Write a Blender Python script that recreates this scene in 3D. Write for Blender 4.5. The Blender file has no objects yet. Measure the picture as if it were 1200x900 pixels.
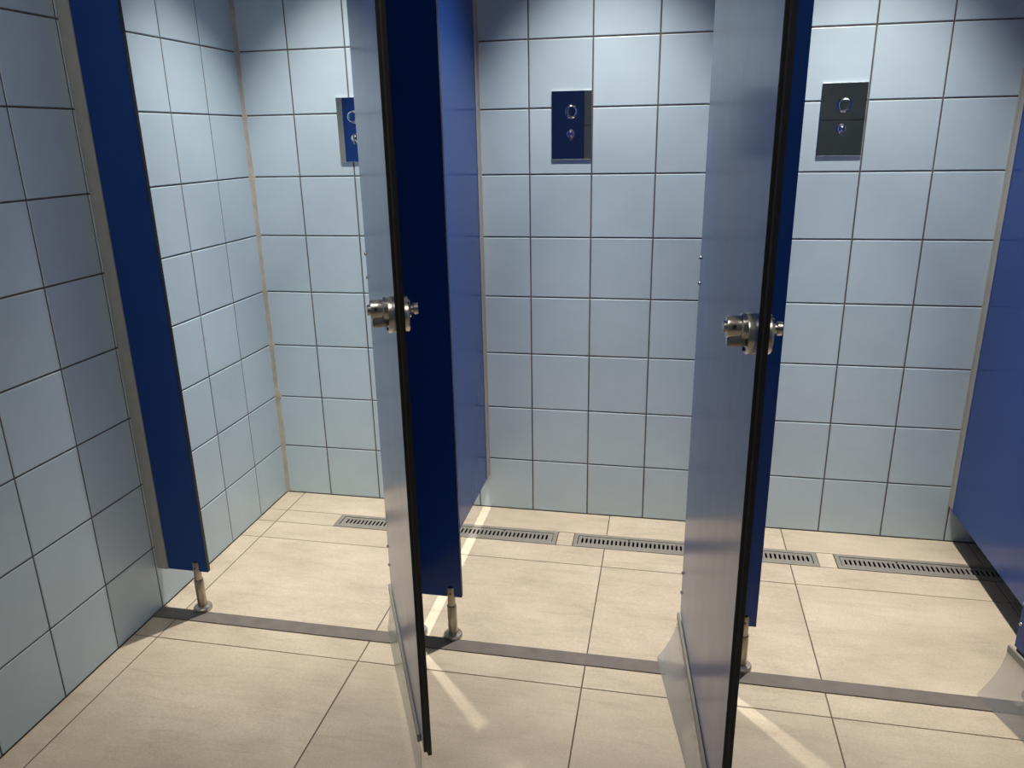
import bpy, bmesh, math, random
from mathutils import Vector, Matrix

random.seed(7)
scene = bpy.context.scene
COL = scene.collection
PI = math.pi

# ------------------------------------------------------------------ camera
cam_d = bpy.data.cameras.new('camera')
cam = bpy.data.objects.new('camera', cam_d)
COL.objects.link(cam)
cam_d.sensor_fit = 'HORIZONTAL'
cam_d.sensor_width = 36.0
cam_d.lens = 900.4 / 1200 * 36.0
cam_d.clip_start = 0.02
RT = Vector((0.98056078, 0.19541058, -0.01775583))
UP = Vector((-0.04335678, 0.3040353, 0.95167364))
FW = Vector((-0.19136549, 0.93240401, -0.30659747))
cam.matrix_world = Matrix(((RT.x, UP.x, -FW.x, 1.42846), (RT.y, UP.y, -FW.y, -2.52401),
                           (RT.z, UP.z, -FW.z, 1.31591), (0, 0, 0, 1)))
scene.camera = cam

# ------------------------------------------------------------------ world / view
w = bpy.data.worlds.new('world')
scene.world = w
w.use_nodes = True
w.node_tree.nodes['Background'].inputs['Color'].default_value = (0.5, 0.55, 0.6, 1)
w.node_tree.nodes['Background'].inputs['Strength'].default_value = 0.02
vs = scene.view_settings
vs.view_transform = 'Standard'
vs.look = 'None'
vs.gamma = 1.0
vs.use_curve_mapping = False
vs.exposure = 0.22
scene.cycles.max_bounces = 12
scene.cycles.diffuse_bounces = 6
scene.cycles.glossy_bounces = 6
scene.cycles.transparent_max_bounces = 12
scene.cycles.sample_clamp_indirect = 8.0

# stall downlights and added aisle fill: (x, y, watts, cone in degrees, blend)
H = 2.40
STALL_BEAMS = [(77.0, 70.0, 0.70, 3.5), (132.0, 42.0, 1.0, 0.0)]      # spill and core of one downlight
AISLE_FILL_W, AISLE_FILL_SIZE = 6.0, 0.58
LAMP_COL = (1.0, 0.965, 0.915)
STALL_LAMPS = [(0.425, -0.44), (1.219, -0.44), (1.933, -0.44)]
AISLE_FILLS = [(0.72, -2.05), (2.25, -2.05)]

# ------------------------------------------------------------------ materials
def mat(name):
    m = bpy.data.materials.new(name)
    m.use_nodes = True
    nt = m.node_tree
    return m, nt, nt.nodes['Principled BSDF']

def N(nt, t, **kw):
    n = nt.nodes.new(t)
    for k, v in kw.items():
        setattr(n, k, v)
    return n

def noise(nt, vec, scale, detail=4.0, rough=0.55):
    n = N(nt, 'ShaderNodeTexNoise')
    n.inputs['Scale'].default_value = scale
    n.inputs['Detail'].default_value = detail
    n.inputs['Roughness'].default_value = rough
    nt.links.new(vec, n.inputs['Vector'])
    return n

def ramp(nt, fac, stops):
    r = N(nt, 'ShaderNodeValToRGB')
    el = r.color_ramp.elements
    while len(el) < len(stops):
        el.new(0.5)
    for e, (p, c) in zip(el, stops):
        e.position = p
        e.color = (c[0], c[1], c[2], 1)
    nt.links.new(fac, r.inputs['Fac'])
    return r

def per_piece_coords(nt, stretch=(1, 1, 1)):
    """object coordinates shifted by a random amount for each piece"""
    tc = N(nt, 'ShaderNodeTexCoord')
    oi = N(nt, 'ShaderNodeObjectInfo')
    mul = N(nt, 'ShaderNodeMath', operation='MULTIPLY')
    mul.inputs[1].default_value = 37.0
    nt.links.new(oi.outputs['Random'], mul.inputs[0])
    add = N(nt, 'ShaderNodeVectorMath', operation='ADD')
    nt.links.new(tc.outputs['Object'], add.inputs[0])
    nt.links.new(mul.outputs[0], add.inputs[1])
    mp = N(nt, 'ShaderNodeMapping')
    mp.inputs['Scale'].default_value = stretch
    nt.links.new(add.outputs[0], mp.inputs['Vector'])
    return mp.outputs[0], oi.outputs['Random']

def bump(nt, b, height, strength, dist):
    n = N(nt, 'ShaderNodeBump')
    n.inputs['Strength'].default_value = strength
    n.inputs['Distance'].default_value = dist
    nt.links.new(height, n.inputs['Height'])
    nt.links.new(n.outputs[0], b.inputs['Normal'])

def wall_tile_mat():
    m, nt, b = mat('pale_blue_glazed_tile')
    v, rnd = per_piece_coords(nt)
    n = noise(nt, v, 9.0, 3.0)
    r = ramp(nt, n.outputs['Fac'], [(0.3, (0.505, 0.620, 0.680)), (0.7, (0.540, 0.655, 0.715))])
    hsv = N(nt, 'ShaderNodeHueSaturation')
    mr = N(nt, 'ShaderNodeMapRange')
    mr.inputs['To Min'].default_value = 0.955
    mr.inputs['To Max'].default_value = 1.045
    nt.links.new(rnd, mr.inputs['Value'])
    nt.links.new(mr.outputs[0], hsv.inputs['Value'])
    nt.links.new(r.outputs[0], hsv.inputs['Color'])
    nt.links.new(hsv.outputs[0], b.inputs['Base Color'])
    b.inputs['Roughness'].default_value = 0.36
    b.inputs['Specular IOR Level'].default_value = 0.5
    n2 = noise(nt, v, 26.0, 2.0)
    bump(nt, b, n2.outputs['Fac'], 0.06, 0.004)
    return m

def floor_tile_mat():
    m, nt, b = mat('beige_stone_floor_tile')
    v, rnd = per_piece_coords(nt, (1.0, 1.9, 1.0))
    mp = N(nt, 'ShaderNodeMapping')
    mp.inputs['Rotation'].default_value = (0, 0, 0.6)
    nt.links.new(v, mp.inputs['Vector'])
    n = noise(nt, mp.outputs[0], 4.0, 8.0, 0.62)
    r = ramp(nt, n.outputs['Fac'], [(0.28, (0.500, 0.412, 0.300)), (0.50, (0.600, 0.500, 0.366)), (0.72, (0.675, 0.570, 0.424))])
    mpv = N(nt, 'ShaderNodeMapping')
    mpv.inputs['Rotation'].default_value = (0, 0, -0.95)
    mpv.inputs['Scale'].default_value = (1.0, 3.2, 1.0)
    nt.links.new(v, mpv.inputs['Vector'])
    nv = noise(nt, mpv.outputs[0], 5.5, 9.0, 0.68)
    nv.inputs['Distortion'].default_value = 0.7
    rv = ramp(nt, nv.outputs['Fac'], [(0.33, (0.90, 0.888, 0.875)), (0.46, (1.0, 1.0, 1.0)), (0.64, (1.035, 1.035, 1.035))])
    mixv = N(nt, 'ShaderNodeMix', data_type='RGBA', blend_type='MULTIPLY')
    mixv.inputs['Factor'].default_value = 1.0
    nt.links.new(r.outputs[0], mixv.inputs['A'])
    nt.links.new(rv.outputs[0], mixv.inputs['B'])
    n3 = noise(nt, v, 160.0, 2.0)
    r3 = ramp(nt, n3.outputs['Fac'], [(0.35, (0.90, 0.90, 0.90)), (0.65, (1.04, 1.04, 1.04))])
    mix = N(nt, 'ShaderNodeMix', data_type='RGBA', blend_type='MULTIPLY')
    mix.inputs['Factor'].default_value = 1.0
    nt.links.new(mixv.outputs['Result'], mix.inputs['A'])
    nt.links.new(r3.outputs[0], mix.inputs['B'])
    nt.links.new(mix.outputs['Result'], b.inputs['Base Color'])
    b.inputs['Roughness'].default_value = 0.5
    b.inputs['Specular IOR Level'].default_value = 0.35
    bump(nt, b, n3.outputs['Fac'], 0.10, 0.002)
    return m

def plain(name, col, rough=0.5, metal=0.0, spec=0.5, var=0.0, scale=30.0, bmp=0.0):
    m, nt, b = mat(name)
    tc = N(nt, 'ShaderNodeTexCoord')
    n = noise(nt, tc.outputs['Object'], scale, 4.0)
    lo = tuple(c * (1 - var) for c in col)
    hi = tuple(min(1, c * (1 + var)) for c in col)
    r = ramp(nt, n.outputs['Fac'], [(0.3, lo), (0.7, hi)])
    nt.links.new(r.outputs[0], b.inputs['Base Color'])
    b.inputs['Roughness'].default_value = rough
    b.inputs['Metallic'].default_value = metal
    b.inputs['Specular IOR Level'].default_value = spec
    if bmp:
        bump(nt, b, n.outputs['Fac'], bmp, 0.002)
    return m

def laminate_mat():
    m, nt, b = mat('blue_laminate')
    tc = N(nt, 'ShaderNodeTexCoord')
    n = noise(nt, tc.outputs['Object'], 3.0, 3.0)
    r = ramp(nt, n.outputs['Fac'], [(0.3, (0.0110, 0.054, 0.250)), (0.7, (0.0120, 0.058, 0.268))])
    nt.links.new(r.outputs[0], b.inputs['Base Color'])
    mp = N(nt, 'ShaderNodeMapping')
    mp.inputs['Scale'].default_value = (1, 1, 0.25)
    nt.links.new(tc.outputs['Object'], mp.inputs['Vector'])
    n2 = noise(nt, mp.outputs[0], 14.0, 5.0)
    mr = N(nt, 'ShaderNodeMapRange')
    mr.inputs['To Min'].default_value = 0.17
    mr.inputs['To Max'].default_value = 0.25
    nt.links.new(n2.outputs['Fac'], mr.inputs['Value'])
    nt.links.new(mr.outputs[0], b.inputs['Roughness'])
    b.inputs['Specular IOR Level'].default_value = 0.5
    n3 = noise(nt, tc.outputs['Object'], 420.0, 1.0)
    bump(nt, b, n3.outputs['Fac'], 0.03, 0.0006)
    b.inputs['Specular IOR Level'].default_value = 0.33
    return m

def clear_plastic_mat():
    m, nt, b = mat('clear_soft_plastic')
    out = nt.nodes['Material Output']
    tr = N(nt, 'ShaderNodeBsdfTransparent')
    tr.inputs['Color'].default_value = (0.93, 0.93, 0.92, 1)
    b.inputs['Base Color'].default_value = (0.55, 0.55, 0.54, 1)
    b.inputs['Roughness'].default_value = 0.16
    lw = N(nt, 'ShaderNodeLayerWeight')
    lw.inputs['Blend'].default_value = 0.36
    mr = N(nt, 'ShaderNodeMapRange')
    mr.inputs['To Min'].default_value = 0.12
    mr.inputs['To Max'].default_value = 0.75
    nt.links.new(lw.outputs['Facing'], mr.inputs['Value'])
    tc = N(nt, 'ShaderNodeTexCoord')
    n = noise(nt, tc.outputs['Object'], 8.0, 3.0)
    bump(nt, b, n.outputs['Fac'], 0.15, 0.01)
    mx = N(nt, 'ShaderNodeMixShader')
    nt.links.new(mr.outputs[0], mx.inputs['Fac'])
    nt.links.new(tr.outputs[0], mx.inputs[1])
    nt.links.new(b.outputs[0], mx.inputs[2])
    nt.links.new(mx.outputs[0], out.inputs['Surface'])
    return m

def emit_mat(name, strength):
    m, nt, b = mat(name)
    b.inputs['Base Color'].default_value = (1, 1, 1, 1)
    b.inputs['Emission Color'].default_value = (1, 0.94, 0.86, 1)
    b.inputs['Emission Strength'].default_value = strength
    return m

M = {
    'tile': wall_tile_mat(),
    'floor_tile': floor_tile_mat(),
    'grout': plain('grey_brown_wall_grout', (0.115, 0.098, 0.088), 0.9, var=0.25, scale=12),
    'floor_grout': plain('brown_floor_grout', (0.130, 0.098, 0.070), 0.9, var=0.2, scale=12),
    'blue': laminate_mat(),
    'core': plain('black_laminate_core', (0.012, 0.011, 0.010), 0.42, spec=0.4, var=0.2),
    'core_line': plain('brown_core_line', (0.060, 0.052, 0.030), 0.5, var=0.2),
    'channel': plain('anodised_aluminium', (0.40, 0.40, 0.375), 0.45, metal=0.0, var=0.06, scale=20),
    'steel': plain('brushed_steel', (0.60, 0.56, 0.50), 0.26, metal=1.0, var=0.08, scale=60),
    'foot_steel': plain('weathered_steel', (0.44, 0.385, 0.31), 0.34, metal=1.0, var=0.16, scale=40),
    'flange': plain('satin_steel', (0.52, 0.47, 0.40), 0.36, metal=0.8, var=0.1, scale=40),
    'drain_steel': plain('drain_steel', (0.44, 0.40, 0.34), 0.38, metal=0.55, var=0.08, scale=50),
    'mirror': plain('polished_chrome', (0.80, 0.81, 0.82), 0.012, metal=1.0, var=0.01, scale=4),
    'dark': plain('dark_void', (0.01, 0.01, 0.01), 0.8, var=0.2),
    'rubber': plain('black_rubber', (0.015, 0.015, 0.015), 0.6, var=0.2),
    'threshold': plain('dark_brown_threshold_strip', (0.176, 0.152, 0.130), 0.55, spec=0.35, var=0.14, scale=18, bmp=0.1),
    'carrier': plain('dull_aluminium', (0.26, 0.245, 0.215), 0.5, var=0.06, scale=20),
    'sealant': plain('beige_sealant', (0.46, 0.43, 0.355), 0.7, var=0.2, scale=14, bmp=0.4),
    'dark_tile': plain('anthracite_wall_tile', (0.118, 0.142, 0.162), 0.4, var=0.1, scale=6),
    'ceiling': plain('white_ceiling_paint', (0.84, 0.84, 0.82), 0.8, var=0.02),
    'clear': clear_plastic_mat(),
    'glow': emit_mat('lamp_glow', 6.0),
    'fill_glow': emit_mat('fill_glow', 0.8),
    'white': plain('white_lamp_trim', (0.75, 0.75, 0.74), 0.4, var=0.02),
}

# ------------------------------------------------------------------ helpers
def new_obj(name, me, parent=None, loc=(0, 0, 0), rot=(0, 0, 0)):
    o = bpy.data.objects.new(name, me)
    COL.objects.link(o)
    if parent is not None:
        o.parent = parent
    o.location = loc
    o.rotation_euler = rot
    return o

def finish(bm, name, mats, smooth=False):
    bmesh.ops.recalc_face_normals(bm, faces=bm.faces[:])
    me = bpy.data.meshes.new(name)
    bm.to_mesh(me)
    bm.free()
    for m in (mats if isinstance(mats, (list, tuple)) else [mats]):
        me.materials.append(m)
    if smooth:
        for p in me.polygons:
            p.use_smooth = True
        try:
            me.set_sharp_from_angle(angle=math.radians(38))
        except Exception:
            pass
    return me

def add_box(bm, lo, hi, bev=0.0, mi=0):
    x0, y0, z0 = lo
    x1, y1, z1 = hi
    v = [bm.verts.new(p) for p in ((x0, y0, z0), (x1, y0, z0), (x1, y1, z0), (x0, y1, z0),
                                   (x0, y0, z1), (x1, y0, z1), (x1, y1, z1), (x0, y1, z1))]
    fs = [bm.faces.new([v[i] for i in q]) for q in ((0, 3, 2, 1), (4, 5, 6, 7), (0, 1, 5, 4),
                                                    (1, 2, 6, 5), (2, 3, 7, 6), (3, 0, 4, 7))]
    for f in fs:
        f.material_index = mi
    if bev > 0:
        es = list({e for f in fs for e in f.edges})
        bmesh.ops.bevel(bm, geom=es, offset=bev, segments=2, profile=0.5, affect='EDGES')
    return fs

def add_lathe(bm, prof, seg=24, mtx=Matrix.Identity(4), mi=0):
    """profile [(r, h)] turned about local z, then moved by mtx"""
    rings = []
    for r, h in prof:
        if r < 1e-6:
            rings.append([bm.verts.new(mtx @ Vector((0, 0, h)))])
        else:
            rings.append([bm.verts.new(mtx @ Vector((r * math.cos(2 * PI * k / seg), r * math.sin(2 * PI * k / seg), h)))
                          for k in range(seg)])
    for a, b in zip(rings, rings[1:]):
        for k in range(seg):
            k2 = (k + 1) % seg
            if len(a) == 1 and len(b) == 1:
                continue
            if len(a) == 1:
                f = bm.faces.new((a[0], b[k], b[k2]))
            elif len(b) == 1:
                f = bm.faces.new((a[k], b[0], a[k2]))
            else:
                f = bm.faces.new((a[k], b[k], b[k2], a[k2]))
            f.material_index = mi

def empty(name, loc, rz=0.0):
    o = bpy.data.objects.new(name, None)
    o.empty_display_size = 0.1
    COL.objects.link(o)
    o.location = loc
    o.rotation_euler = (0, 0, rz)
    return o

def tag(o, label=None, cat=None, group=None, kind=None):
    if label: o['label'] = label
    if cat: o['category'] = cat
    if group: o['group'] = group
    if kind: o['kind'] = kind
    return o

def box_obj(name, lo, hi, m, parent=None, bev=0.0):
    bm = bmesh.new()
    add_box(bm, lo, hi, bev)
    return new_obj(name, finish(bm, name, m), parent)

# ------------------------------------------------------------------ tiles
_tiles = {}
def tile_mesh(wd, ht, kind):
    key = (round(wd, 4), round(ht, 4), kind)
    if key in _tiles:
        return _tiles[key]
    bm = bmesh.new()
    add_tile(bm, Matrix.Identity(4), wd, ht, kind)
    me = finish(bm, 'tile', M['tile'] if kind == 'wall' else M['floor_tile'])
    _tiles[key] = me
    return me

def add_tile(bm, mtx, wd, ht, kind):
    b, d = (0.0021, 0.009) if kind == 'wall' else (0.0009, 0.010)
    rings = []
    for ins, z in ((b, 0.0), (b * 0.3, -b * 0.3), (0.0, -b), (0.0, -d)):
        x, y = wd / 2 - ins, ht / 2 - ins
        rings.append([bm.verts.new(mtx @ Vector(p)) for p in ((-x, -y, z), (x, -y, z), (x, y, z), (-x, y, z))])
    bm.faces.new(rings[0])
    for a, c in zip(rings, rings[1:]):
        for k in range(4):
            k2 = (k + 1) % 4
            bm.faces.new((a[k], c[k], c[k2], a[k2]))
    bm.faces.new(rings[-1][::-1])

JOINT = 0.0040
ROWS = [0.0] + [0.1977 + 0.2 * k for k in range(12)]            # joints of the wall tiling
ROWS[-1] = 2.3985

def tiled_wall(wall, rot, place, cols, n_single):
    """tiles between the column joints cols; the first n_single columns piece by piece, the rest joined"""
    joined = bmesh.new()
    R = Matrix.Rotation(rot[2], 4, 'Z') @ Matrix.Rotation(rot[0], 4, 'X')
    any_joined = False
    for ci, (a, b) in enumerate(zip(cols, cols[1:])):
        for z0, z1 in zip(ROWS, ROWS[1:]):
            wd, ht = abs(b - a) - JOINT, z1 - z0 - JOINT
            c = Vector(place((a + b) / 2, (z0 + z1) / 2))
            if ci < n_single:
                o = new_obj('tile', tile_mesh(wd, ht, 'wall'), wall, c,
                            (rot[0] + random.gauss(0, 0.0011), random.gauss(0, 0.0006), rot[2] + random.gauss(0, 0.0013)))
            else:
                any_joined = True
                add_tile(joined, Matrix.Translation(c) @ R, wd, ht, 'wall')
    if any_joined:
        o = new_obj('tile_facing', finish(joined, 'tile_facing', M['tile']), wall)
        o['kind'] = 'stuff'
    else:
        joined.free()

XR = 0.183 + 0.1995 * 15          # right end wall
YF = -0.2062 - 0.196 * 16         # wall across the aisle
RX = PI / 2

wall_back = tag(box_obj('wall_back', (-0.15, 0.0018, -0.1), (XR + 0.15, 0.15, H + 0.05), M['grout']), kind='structure')
tiled_wall(wall_back, (RX, 0, 0), lambda u, z: (u, 0, z), [0.0] + [0.183 + 0.1995 * k for k in range(16)], 13)

wall_left = tag(box_obj('wall_left', (-0.15, YF - 0.15, -0.1), (-0.0018, 0.0018, H + 0.05), M['grout']), kind='structure')
tiled_wall(wall_left, (RX, 0, RX), lambda u, z: (0, u, z), [0.0] + [-0.2062 - 0.196 * k for k in range(17)], 9)

wall_right = tag(box_obj('wall_right', (XR + 0.0018, YF - 0.15, -0.1), (XR + 0.15, 0.0018, H + 0.05), M['grout']), kind='structure')
tiled_wall(wall_right, (RX, 0, -RX), lambda u, z: (XR, u, z), [0.0] + [-0.2062 - 0.196 * k for k in range(17)], 0)

wall_front = tag(box_obj('wall_front', (-0.0018, YF - 0.15, -0.1), (XR + 0.0018, YF - 0.0018, H + 0.05), M['dark']), kind='structure')
def dark_facing():
    bm = bmesh.new()
    R = Matrix.Rotation(PI, 4, 'Z') @ Matrix.Rotation(RX, 4, 'X')
    xs, zs = [0.0, 0.4, 1.0, 1.6, 2.2, 2.8, XR], [0.0, 0.183, 0.783, 1.383, 1.983, 2.3985]
    for x0, x1 in zip(xs, xs[1:]):
        for z0, z1 in zip(zs, zs[1:]):
            add_tile(bm, Matrix.Translation(((x0 + x1) / 2, YF, (z0 + z1) / 2)) @ R, x1 - x0 - 0.005, z1 - z0 - 0.005, 'wall')
    new_obj('tile_facing', finish(bm, 'tile_facing', M['dark_tile']), wall_front)['kind'] = 'stuff'
dark_facing()

ceiling = tag(box_obj('ceiling', (-0.15, YF - 0.15, H), (XR + 0.15, 0.15, H + 0.05), M['ceiling']), kind='structure')

# corner sealant: an uneven bead of beige silicone down the left / back corner
def sealant_bead():
    bm = bmesh.new()
    rnd = random.Random(3)
    n = 160
    rows = []
    for i in range(n + 1):
        z = 0.004 + (H - 0.01) * i / n
        near = min(abs(z - r) for r in ROWS)
        fat = 1.0 + 0.35 * math.exp(-(near / 0.012) ** 2)
        low = 1.0 + (0.55 if 0.20 < z < 0.42 else 0.0) * rnd.uniform(0.5, 1)
        a = (0.0088 + 0.0012 * math.sin(z * 17) + rnd.uniform(-0.0009, 0.0009)) * fat
        c = (0.0112 + 0.0016 * math.sin(z * 11 + 1) + rnd.uniform(-0.001, 0.001)) * fat * low
        rows.append([bm.verts.new(p) for p in ((-0.001, -a, z), (0.0008, -a * 0.92, z),
                                               (c * 0.42, -a * 0.42, z), (c * 0.92, -0.0008, z), (c, 0.001, z))])
    for p, q in zip(rows, rows[1:]):
        for k in range(4):
            bm.faces.new((p[k], p[k + 1], q[k + 1], q[k]))
    me = finish(bm, 'sealant_bead', M['sealant'], smooth=True)
    return new_obj('sealant_bead', me, wall_left)
sealant_bead()

# ------------------------------------------------------------------ floor
DR = [(0.296, 1.0985), (1.155, 1.945), (2.000, 2.790)]      # drains in x
DY0, DY1 = -0.238, -0.148                                    # front and back edge of the drains
GX = [0.0, 0.0740, 0.6700, 1.2640, 1.8550, 2.4490, 3.0430, XR]
GY_FRONT = [-0.928, -1.504, -2.080, -2.656, YF]
TH0, TH1 = -0.842, -0.795                                    # threshold strip

def floor_shell():
    bm = bmesh.new()
    xs = [-0.0018]
    for a, b in DR:
        xs += [a + 0.001, b - 0.001]
    xs += [XR + 0.0018]
    ztop, zb = -0.0016, -0.06
    def slab(x0, x1, y0, y1):
        add_box(bm, (x0, y0, zb), (x1, y1, ztop))
    slab(xs[0], xs[-1], YF - 0.0018, DY0 + 0.001)
    slab(xs[0], xs[-1], DY1 - 0.001, 0.0018)
    for i in range(0, len(xs), 2):
        slab(xs[i], xs[i + 1], DY0 + 0.001, DY1 - 0.001)
    return new_obj('floor', finish(bm, 'floor', M['floor_grout']))
floor = tag(floor_shell(), kind='structure')

FJ = 0.0032
def floor_tile(x0, x1, y0, y1, j=(1, 1, 1, 1)):
    h = FJ / 2
    x0 += h * j[0]; x1 -= h * j[1]; y0 += h * j[2]; y1 -= h * j[3]
    if x1 - x0 < 0.004 or y1 - y0 < 0.004:
        return
    new_obj('floor_tile', tile_mesh(x1 - x0, y1 - y0, 'floor'), floor, ((x0 + x1) / 2, (y0 + y1) / 2, 0),
            (random.gauss(0, 0.0004), random.gauss(0, 0.0004), 0))

for x0, x1 in zip(GX, GX[1:]):
    floor_tile(x0, x1, DY1, 0.0)
    floor_tile(x0, x1, -0.352, DY0)
    floor_tile(x0, x1, TH1, -0.352)
    floor_tile(x0, x1, GY_FRONT[0], TH0)
    for y1, y0 in zip(GY_FRONT, GY_FRONT[1:]):
        floor_tile(x0, x1, y0, y1)
# short pieces between the drains
edges = [0.0] + [v for d in DR for v in d] + [XR]
for i in range(0, len(edges), 2):
    a, b = edges[i], edges[i + 1]
    cuts = [a] + [g for g in GX if a < g < b] + [b]
    for x0, x1 in zip(cuts, cuts[1:]):
        floor_tile(x0, x1, DY0, DY1)

thr = box_obj('trim_1', (0.0, TH0, -0.004), (XR, TH1, 0.0022), M['threshold'], bev=0.0009)
tag(thr, kind='structure')

# ------------------------------------------------------------------ drains
def drain(x0, x1, label):
    cx = (x0 + x1) / 2
    root = tag(empty('shower_drain', (cx, (DY0 + DY1) / 2, 0)), label, 'drain', 'slotted floor drains along the back wall')
    hx, hy = (x1 - x0) / 2 - 0.0012, (DY1 - DY0) / 2 - 0.0012
    rw = 0.0135
    bm = bmesh.new()
    zt, zb = 0.0012, -0.012
    add_box(bm, (-hx, -hy, zb), (hx, -hy + rw, zt), 0.0006)
    add_box(bm, (-hx, hy - rw, zb), (hx, hy, zt), 0.0006)
    add_box(bm, (-hx, -hy + rw, zb), (-hx + rw, hy - rw, zt), 0.0006)
    add_box(bm, (hx - rw, -hy + rw, zb), (hx, hy - rw, zt), 0.0006)
    new_obj('frame', finish(bm, 'drain_frame', M['drain_steel']), root)
    # pan below
    bm = bmesh.new()
    add_box(bm, (-hx, -hy, -0.055), (hx, hy, -0.050))
    add_box(bm, (-hx, -hy, -0.050), (hx, -hy + 0.002, zb))
    add_box(bm, (-hx, hy - 0.002, -0.050), (hx, hy, zb))
    new_obj('pan', finish(bm, 'drain_pan', M['dark']), root)
    # slotted grate: a rail along each long side, bars between, plus end plates
    bm = bmesh.new()
    gx, gy = hx - rw - 0.0022, hy - rw - 0.0022
    rail = 0.0125
    z1, z0 = -0.0006, -0.0030
    add_box(bm, (-gx, -gy, z0), (gx, -gy + rail, z1))
    add_box(bm, (-gx, gy - rail, z0), (gx, gy, z1))
    pitch = 0.0143
    n = int((2 * gx - 0.012) / pitch)
    start = -n * pitch / 2
    for k in range(n + 1):
        c = start + k * pitch
        a0, a1 = c - 0.0038, c + 0.0038
        if k == 0: a0 = -gx
        if k == n: a1 = gx
        add_box(bm, (a0, -gy + rail, z0), (a1, gy - rail, z1))
    new_obj('grate', finish(bm, 'drain_grate', M['drain_steel']), root)
    # little lift hole screws
    bm = bmesh.new()
    for sx in (-0.55, 0.55):
        add_lathe(bm, [(0.0035, -0.0008), (0.0035, 0.0006), (0.0, 0.0006)], 10, Matrix.Translation((gx * sx, gy - rail / 2, 0)))
    new_obj('screws', finish(bm, 'drain_screws', M['rubber']), root)['kind'] = 'stuff'
    return root
drain(*DR[0], 'slotted steel floor drain in the left shower stall, partly behind the first open door')
drain(*DR[1], 'slotted steel floor drain in the middle shower stall, partly behind the second open door')
drain(*DR[2], 'slotted steel floor drain in the right shower stall, running under the blue partition into shadow')

# ------------------------------------------------------------------ cubicle panels
ZTOP = 2.02
ZB = 0.128          # underside of pilasters and partitions
PT = 0.013          # panel thickness
PY = -0.785         # front of the pilasters

def panel_mesh(name, lo, hi, thin_axis):
    """blue laminate faces, black core edges"""
    bm = bmesh.new()
    add_box(bm, lo, hi)
    bmesh.ops.recalc_face_normals(bm, faces=bm.faces[:])
    bmesh.ops.bevel(bm, geom=bm.edges[:], offset=0.0009, segments=1, affect='EDGES')
    for f in bm.faces:
        f.normal_update()
        f.material_index = 0 if abs(f.normal[thin_axis]) > 0.9 else 1
    return finish(bm, name, [M['blue'], M['core']])

def foot(parent, x, y):
    """stepped steel foot with a domed floor flange; the upper stem is slotted over the panel"""
    root = new_obj('foot', None, parent, (x, y, 0))
    bm = bmesh.new()
    add_lathe(bm, [(0.0, 0.0), (0.0255, 0.0), (0.0262, 0.003), (0.0262, 0.0085), (0.0235, 0.0115), (0.0150, 0.0130), (0.0, 0.0130)], 32)
    new_obj('flange', finish(bm, 'flange', M['flange'], True), root)
    bm = bmesh.new()
    add_lathe(bm, [(0.0, 0.0125), (0.0130, 0.0125), (0.0130, 0.0990), (0.0124, 0.1000), (0.0, 0.1000)], 24)
    new_obj('sleeve', finish(bm, 'sleeve', M['foot_steel'], True), root)
    bm = bmesh.new()
    add_lathe(bm, [(0.0, 0.0995), (0.0106, 0.0995), (0.0106, 0.1560), (0.0096, 0.1580), (0.0, 0.1580)], 24)
    new_obj('stem', finish(bm, 'stem', M['foot_steel'], True), root)
    bm = bmesh.new()
    add_lathe(bm, [(0.0, 0.0), (0.0026, 0.0), (0.0026, 0.0012), (0.0, 0.0012)], 12,
              Matrix.Translation((0, -0.0104, 0.140)) @ Matrix.Rotation(RX, 4, 'X'))
    new_obj('grub_screw', finish(bm, 'grub_screw', M['rubber'], True), root)
    return root

def pilaster(x0, x1, label, feet, wall_gap=None):
    cx = (x0 + x1) / 2
    root = tag(empty('pilaster', (cx, PY, 0)), label, 'panel', 'narrow blue front panels between the stalls')
    new_obj('board', panel_mesh('board', (x0 - cx, 0, ZB), (x1 - cx, PT, ZTOP), 1), root)
    for fx in feet:
        foot(root, fx - cx, 0.0045)
    if wall_gap is not None:
        bm = bmesh.new()
        a, b = wall_gap
        add_box(bm, (a - cx, -0.004, ZB), (b - cx, PT + 0.004, ZTOP), 0.0012)
        new_obj('wall_channel', finish(bm, 'wall_channel', M['channel']), root)
    return root

P1 = (0.034, 0.1615)
P2 = (0.762, 0.9216)
P3 = (1.5415, 1.6875)
P4 = (2.3120, 2.446)
pilaster(*P1, 'narrow blue front panel beside the left tiled wall, on one steel foot', [0.1235], (0.0004, 0.0345))
pilaster(*P2, 'dark blue front panel just right of the first open door', [0.790, 0.891])
pilaster(*P3, 'dark blue front panel just right of the second open door', [1.570, 1.660])
pilaster(*P4, 'blue front panel at the right picture edge, behind the third door', [2.341, 2.417])

def partition(xc, label, tilt=0.0):
    root = tag(empty('partition', (xc, 0, 0), tilt), label, 'panel', 'blue side partitions between the stalls')
    y0 = PY + PT + 0.0006
    new_obj('board', panel_mesh('board', (-PT / 2, y0, ZB - 0.006), (PT / 2, -0.003, ZTOP), 0), root)
    bm = bmesh.new()
    for s in (-1, 1):
        x0, x1 = sorted((s * (PT / 2 + 0.0002), s * (PT / 2 + 0.0026)))
        add_box(bm, (x0, -0.027, ZB), (x1, -0.0002, ZTOP), 0.0006)
        x0, x1 = sorted((s * (PT / 2 + 0.0020), s * (PT / 2 + 0.0085)))
        add_box(bm, (x0, -0.0035, ZB), (x1, -0.0002, ZTOP), 0.0006)
    new_obj('wall_channel', finish(bm, 'wall_channel', M['channel']), root)
    return root
partition(0.8090, 'blue side partition between left and middle stall, lit on its right face')
partition(1.5965, 'blue side partition between middle and right stall, hidden behind the second door')
partition(2.3850, 'large blue side partition filling the right edge of the picture')

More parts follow.
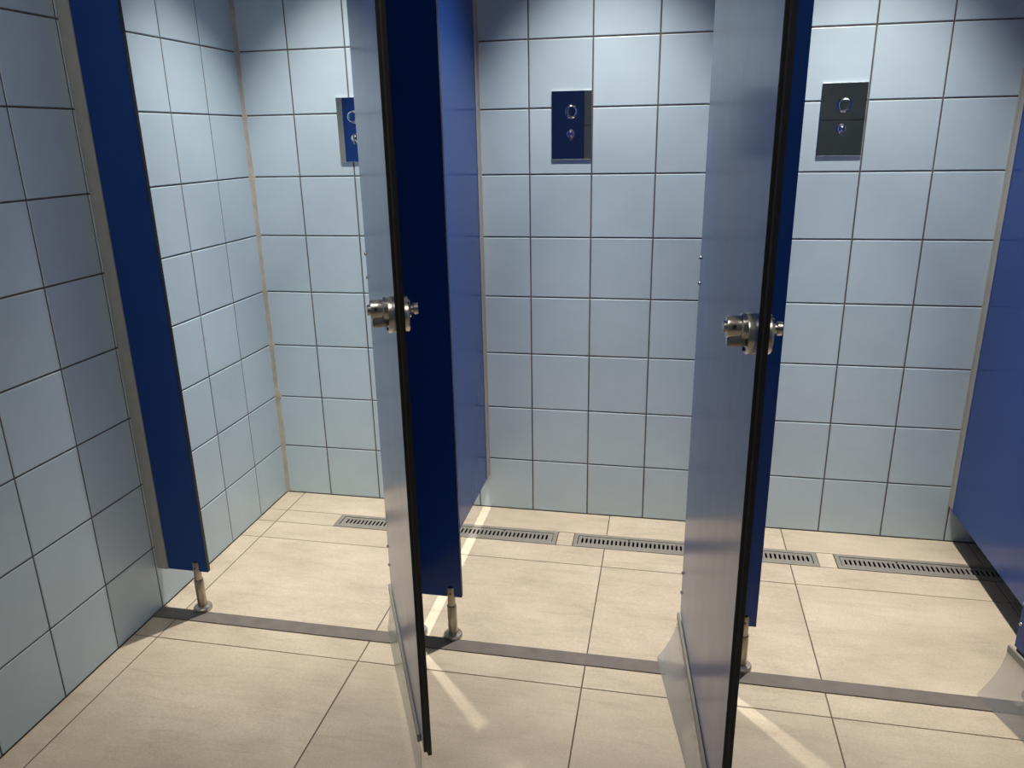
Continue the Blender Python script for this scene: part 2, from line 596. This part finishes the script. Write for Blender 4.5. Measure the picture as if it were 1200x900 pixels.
# head rail tying the pilasters together
rail = box_obj('head_rail', (0.002, PY - 0.012, ZTOP + 0.0005), (XR - 0.002, PY + 0.026, ZTOP + 0.035), M['channel'], bev=0.004)
tag(rail, 'aluminium head rail along the top of the blue front panels', 'rail')

# ------------------------------------------------------------------ doors
DL = 0.632          # door leaf length
DZ0 = 0.152         # underside of the leaf
T_IN, T_OUT = 0.0070, 0.0085

def door(hx, hy, dx, dy, label, flare=0.04):
    """local +x runs from the hinge to the lock edge, local +y is the inner face (left in the picture)"""
    ang = math.atan2(dy, dx)
    root = tag(empty('stall_door', (hx, hy, 0), ang), label, 'door', 'blue stall doors swung open towards the viewer')
    # local -y is the left / inner face: direction (dx,dy) points to the viewer, so left is its right-hand side
    s = -1.0
    z1 = ZTOP - 0.02
    def Y(a, b):
        return tuple(sorted((s * a, s * b)))
    # leaf: inner layer, thin core line, outer layer with a lip (rebated edge)
    ya, yb = Y(0.0, -T_IN)
    new_obj('inner_board', panel_mesh('inner_board', (0, ya, DZ0), (DL, yb, z1), 1), root)
    ya, yb = Y(-T_IN - 0.0002, -T_IN - T_OUT)
    new_obj('outer_board', panel_mesh('outer_board', (0.001, ya, DZ0 - 0.006), (DL + 0.0045, yb, z1), 1), root)
    ya, yb = Y(-T_IN + 0.0012, -T_IN - 0.0012)
    bm = bmesh.new()
    add_box(bm, (DL - 0.004, ya, DZ0 - 0.001), (DL + 0.0012, yb, z1 - 0.001))
    new_obj('edge_line', finish(bm, 'edge_line', M['core_line']), root)

    # privacy lock
    lk = new_obj('lock', None, root, (DL - 0.040, 0, 1.034))
    Rin = Matrix.Rotation(RX, 4, 'X')                     # local z of the lathe -> -y  (inner side)
    Rout = Matrix.Rotation(-RX, 4, 'X')
    bm = bmesh.new()
    add_lathe(bm, [(0.0, 0.0), (0.0310, 0.0), (0.0310, 0.0080), (0.0300, 0.0098), (0.0, 0.0098)], 40, Rin)
    add_lathe(bm, [(0.0, 0.0), (0.0310, 0.0), (0.0310, 0.0080), (0.0300, 0.0098), (0.0, 0.0098)], 40,
              Matrix.Translation((0, T_IN + T_OUT, 0)) @ Rout)
    new_obj('rose', finish(bm, 'rose', M['steel'], True), lk)
    bm = bmesh.new()                                      # turning collar, grip, and end button
    C = Matrix.Translation((0, 0, 0.010)) @ Rin
    add_lathe(bm, [(0.0, 0.0095), (0.0200, 0.0095), (0.0200, 0.0160), (0.0188, 0.0175), (0.0172, 0.0185), (0.0172, 0.0350),
                   (0.0158, 0.0375), (0.0, 0.0375)], 32, C)
    add_lathe(bm, [(0.0, 0.0370), (0.0092, 0.0370), (0.0092, 0.0415), (0.0080, 0.0425), (0.0, 0.0425)], 24, C)
    new_obj('thumb_turn', finish(bm, 'thumb_turn', M['steel'], True), lk)
    bm = bmesh.new()                                      # latch block under the grip
    add_box(bm, (-0.012, -0.036, -0.018), (0.014, -0.0100, -0.002), 0.003)
    new_obj('latch_block', finish(bm, 'latch_block', M['steel'], True), lk)
    bm = bmesh.new()
    add_lathe(bm, [(0.0, 0.0), (0.0032, 0.0), (0.0032, 0.002), (0.0, 0.002)], 12,
              Matrix.Translation((0.0168, -0.0290, 0.014)) @ Matrix.Rotation(RX, 4, 'Y'))
    add_lathe(bm, [(0.0, 0.0), (0.0032, 0.0), (0.0032, 0.002), (0.0, 0.002)], 12,
              Matrix.Translation((0.0, -0.0098, -0.024)) @ Rin)
    new_obj('screw_hole', finish(bm, 'screw_hole', M['rubber'], True), lk)
    bm = bmesh.new()                                      # outer indicator knob
    O = Matrix.Translation((0, T_IN + T_OUT, 0.008)) @ Rout
    add_lathe(bm, [(0.0, 0.0095), (0.0170, 0.0095), (0.0150, 0.0140), (0.0072, 0.0155), (0.0072, 0.0190), (0.0105, 0.0195),
                   (0.0105, 0.0260), (0.0095, 0.0270), (0.0, 0.0270)], 28, O)
    new_obj('indicator_knob', finish(bm, 'indicator_knob', M['steel'], True), lk)

    # hinges: bolts on the inner face by the hinge edge, knuckle on the pilaster side
    for zc, zk in ((0.243, 0.243), (1.028, 1.235), (1.78, 1.86)):
        hg = new_obj('hinge', None, root, (0, 0, zc))
        bm = bmesh.new()
        for dz in (-0.028, 0.028):
            add_lathe(bm, [(0.0, 0.0), (0.0048, 0.0), (0.0044, 0.0018), (0.0028, 0.0034), (0.0, 0.0038)], 14,
                      Matrix.Translation((0.006, 0, dz)) @ Rin)
        new_obj('bolts', finish(bm, 'bolts', M['steel'], True), hg)['kind'] = 'stuff'
        bm = bmesh.new()
        yk = T_IN + T_OUT + 0.0125
        add_lathe(bm, [(0.0, -0.052), (0.0118, -0.052), (0.0118, 0.052), (0.0, 0.052)], 20, Matrix.Translation((0.004, yk, zk - zc)))
        add_box(bm, (0.004, T_IN + T_OUT, zk - zc - 0.042), (0.040, T_IN + T_OUT + 0.003, zk - zc + 0.042), 0.0006)
        new_obj('knuckle', finish(bm, 'knuckle', M['steel'], True), hg)

    # splash strip: aluminium carrier under the leaf and a clear flexible sheet down to the floor
    sp = new_obj('splash_strip', None, root)
    bm = bmesh.new()
    add_box(bm, (-0.012, -0.0062, DZ0 - 0.0260), (DL - 0.060, 0.0002, DZ0 - 0.0070), 0.0010)
    add_box(bm, (0.004, -0.0010, DZ0 - 0.0240), (DL - 0.060, 0.0050, DZ0 - 0.0200))
    add_box(bm, (0.004, 0.0040, DZ0 - 0.0240), (DL - 0.060, 0.0055, DZ0 + 0.0005))
    new_obj('carrier', finish(bm, 'carrier', M['carrier']), sp)
    bm = bmesh.new()
    n, k = 28, 10
    front, back = [], []
    zt = DZ0 - 0.0240
    for i in range(n + 1):
        t = i / n
        x = -0.012 + (DL - 0.020) * t
        fl = flare * (1 - t) ** 1.6 + 0.004
        fr, bk = [], []
        for j in range(k + 1):
            u = j / k
            yy = -0.0045 - fl * u ** 1.7 + 0.0012 * math.sin(9 * t + 2 * u)
            zz = zt + (0.0035 - zt) * u
            fr.append(bm.verts.new((x, yy, zz)))
            bk.append(bm.verts.new((x, yy + 0.0022, zz)))
        front.append(fr)
        back.append(bk)
    for i in range(n):
        for j in range(k):
            bm.faces.new((front[i][j], front[i + 1][j], front[i + 1][j + 1], front[i][j + 1]))
            bm.faces.new((back[i][j], back[i][j + 1], back[i + 1][j + 1], back[i + 1][j]))
        bm.faces.new((front[i][0], back[i][0], back[i + 1][0], front[i + 1][0]))
        bm.faces.new((front[i][k], front[i + 1][k], back[i + 1][k], back[i][k]))
    for e in (0, n):
        for j in range(k):
            bm.faces.new((front[e][j], front[e][j + 1], back[e][j + 1], back[e][j]))
    new_obj('clear_sheet', finish(bm, 'clear_sheet', M['clear'], True), sp)
    return root

door(0.721, -0.787, 0.435, -0.900, 'first open blue stall door from the left, its pale inner face beside the left stall', 0.010)
door(1.4995, -0.790, 0.0935, -0.9956, 'second open blue stall door, in the middle right, with a flared clear splash strip', 0.045)
door(2.270, -0.790, 0.200, -0.980, 'third open blue stall door, only its lower corner showing at the right edge', 0.050)

# unseen shut door and side board, added to keep the fourth stall dark
shut = new_obj('light_block_door', panel_mesh('light_block_door', (2.4500, PY - 0.0002, DZ0), (3.0560, PY + PT, ZTOP), 1))
tag(shut, kind='structure')
side = new_obj('light_block_board', panel_mesh('light_block_board', (3.0600, PY, ZB), (XR - 0.0005, PY + PT, ZTOP), 1))
tag(side, kind='structure')

# ------------------------------------------------------------------ shower valves
def valve(x0, label):
    x1, z0, z1 = x0 + 0.1255, 1.2435, 1.4475
    cx, cz = (x0 + x1) / 2, (z0 + z1) / 2
    root = tag(empty('shower_valve', (cx, 0, z0)), label, 'valve', 'mirror chrome shower controls on the back wall')
    hw, hz = (x1 - x0) / 2, (z1 - z0) / 2
    # slightly dished polished plate (the middle is finely subdivided and a little uneven)
    bm = bmesh.new()
    rnd = random.Random(int(x0 * 100))
    ph = [rnd.uniform(0, 6) for _ in range(3)]
    nx, nz, b, d = 12, 18, 0.0010, 0.0060
    g = []
    for j in range(nz + 1):
        row = []
        for i in range(nx + 1):
            u, v = -1 + 2 * i / nx, -1 + 2 * j / nz
            r = math.hypot(u * hw, v * hz - 0.036)
            r2 = math.hypot(u * hw, v * hz + 0.026)
            dep = -d + 0.00016 * math.exp(-(r / 0.020) ** 2) + 0.00012 * math.exp(-(r2 / 0.014) ** 2)
            row.append(bm.verts.new((u * (hw - b), dep, hz + v * (hz - b))))
        g.append(row)
    for j in range(nz):
        for i in range(nx):
            bm.faces.new((g[j][i], g[j][i + 1], g[j + 1][i + 1], g[j + 1][i]))
    rim = g[0][:] + [g[j][nx] for j in range(1, nz + 1)] + g[nz][nx - 1::-1] + [g[j][0] for j in range(nz - 1, 0, -1)]
    def out(v, k, y):
        p = v.co
        return bm.verts.new((p.x * hw / (hw - b) if k else p.x, y, hz + (p.z - hz) * hz / (hz - b) if k else p.z))
    r0 = [out(v, 0, -d) for v in rim]
    r1 = [out(v, 1, -d + b) for v in rim]
    r2 = [out(v, 1, -0.0004) for v in rim]
    for a, c in ((r0, r1), (r1, r2)):
        for k in range(len(a)):
            k2 = (k + 1) % len(a)
            bm.faces.new((a[k], a[k2], c[k2], c[k]))
    bm.faces.new(r2)
    nin = nx * nz
    for k, f in enumerate(bm.faces):
        f.smooth = k < nin
    new_obj('plate', finish(bm, 'plate', M['mirror']), root)
    R = Matrix.Rotation(RX, 4, 'X')
    bm = bmesh.new()
    T = Matrix.Translation((0.0005, -d + 0.0006, 1.386 - z0)) @ R
    add_lathe(bm, [(0.0, 0.0), (0.0205, 0.0), (0.0205, 0.0030), (0.0180, 0.0055), (0.0180, 0.0200), (0.0178, 0.0215), (0.0168, 0.0228),
                   (0.0150, 0.0232), (0.0140, 0.0222), (0.0136, 0.0205), (0.0, 0.0196)], 40, T)
    new_obj('push_button', finish(bm, 'push_button', M['mirror'], True), root)
    bm = bmesh.new()
    T = Matrix.Translation((-0.001, -d + 0.0006, 1.3205 - z0)) @ R
    add_lathe(bm, [(0.0, 0.0), (0.0135, 0.0), (0.0135, 0.0030), (0.0112, 0.0060), (0.0118, 0.0140), (0.0105, 0.0175), (0.0075, 0.0195), (0.0, 0.0200)], 32, T)
    knob = new_obj('temperature_knob', finish(bm, 'temperature_knob', M['mirror'], True), root)
    bm = bmesh.new()
    add_box(bm, (-0.0045, -d - 0.0190, 1.3205 - z0 - 0.0195), (0.0030, -d - 0.0085, 1.3205 - z0 - 0.004), 0.0018)
    new_obj('knob_lever', finish(bm, 'knob_lever', M['steel'], True), knob)
    return root
valve(0.3385, 'mirror chrome shower control in the left stall, half hidden by the first open door')
valve(1.0530, 'mirror chrome shower control in the middle stall, showing dark navy reflections')
valve(1.8490, 'mirror chrome shower control in the right stall, reflecting a grey tiled wall')

# ------------------------------------------------------------------ ceiling lights, added aisle fill
def downlight(x, y, beams, label):
    root = tag(empty('ceiling_light', (x, y, H)), label, 'ceiling light', 'round downlights in the ceiling')
    bm = bmesh.new()
    add_lathe(bm, [(0.034, -0.0005), (0.047, -0.0005), (0.047, -0.004), (0.042, -0.008), (0.034, -0.008), (0.034, -0.0005)], 32)
    new_obj('trim_ring', finish(bm, 'trim_ring', M['white'], True), root)
    bm = bmesh.new()
    add_lathe(bm, [(0.0, -0.0025), (0.0335, -0.0025), (0.0335, -0.0008), (0.0, -0.0008)], 32)
    new_obj('diffuser', finish(bm, 'diffuser', M['glow']), root)
    for watts, cone, blend, tilt in beams:
        ld = bpy.data.lights.new('lamp', 'SPOT')
        ld.energy = watts
        ld.color = LAMP_COL
        ld.spot_size = math.radians(cone)
        ld.spot_blend = blend
        ld.shadow_soft_size = 0.009
        lo = bpy.data.objects.new('lamp', ld)
        COL.objects.link(lo)
        lo.parent = root
        lo.location = (0, 0, -0.026)
        lo.rotation_euler = (math.radians(tilt), 0, 0)
    return root
for (x, y), nm in zip(STALL_LAMPS, ('left', 'middle', 'right')):
    downlight(x, y, STALL_BEAMS, 'round recessed downlight in the ceiling above the %s shower stall' % nm)
def fill_panel(x, y, label):  # unseen panel added as soft fill for the aisle and left wall
    root = tag(empty('ceiling_light', (x, y, H)), label, 'ceiling light', 'unseen fill light panels added over the aisle')
    h = AISLE_FILL_SIZE / 2
    bm = bmesh.new()
    for q in (((-h - 0.02, -h - 0.02), (h + 0.02, -h)), ((-h - 0.02, h), (h + 0.02, h + 0.02)),
              ((-h - 0.02, -h), (-h, h)), ((h, -h), (h + 0.02, h))):
        add_box(bm, (q[0][0], q[0][1], -0.014), (q[1][0], q[1][1], -0.0004))
    new_obj('frame', finish(bm, 'fill_frame', M['white']), root)
    bm = bmesh.new()
    add_box(bm, (-h, -h, -0.006), (h, h, -0.0004))
    new_obj('diffuser', finish(bm, 'fill_diffuser', M['fill_glow']), root)
    ld = bpy.data.lights.new('lamp', 'AREA')
    ld.shape = 'SQUARE'
    ld.size = AISLE_FILL_SIZE * 0.98
    ld.energy = AISLE_FILL_W
    ld.color = (1.0, 0.97, 0.93)
    lo = bpy.data.objects.new('lamp', ld)
    COL.objects.link(lo)
    lo.parent = root
    lo.location = (0, 0, -0.008)
for (x, y), nm in zip(AISLE_FILLS, ('left', 'right')):
    fill_panel(x, y, 'unseen square fill panel added over the %s part of the aisle' % nm)
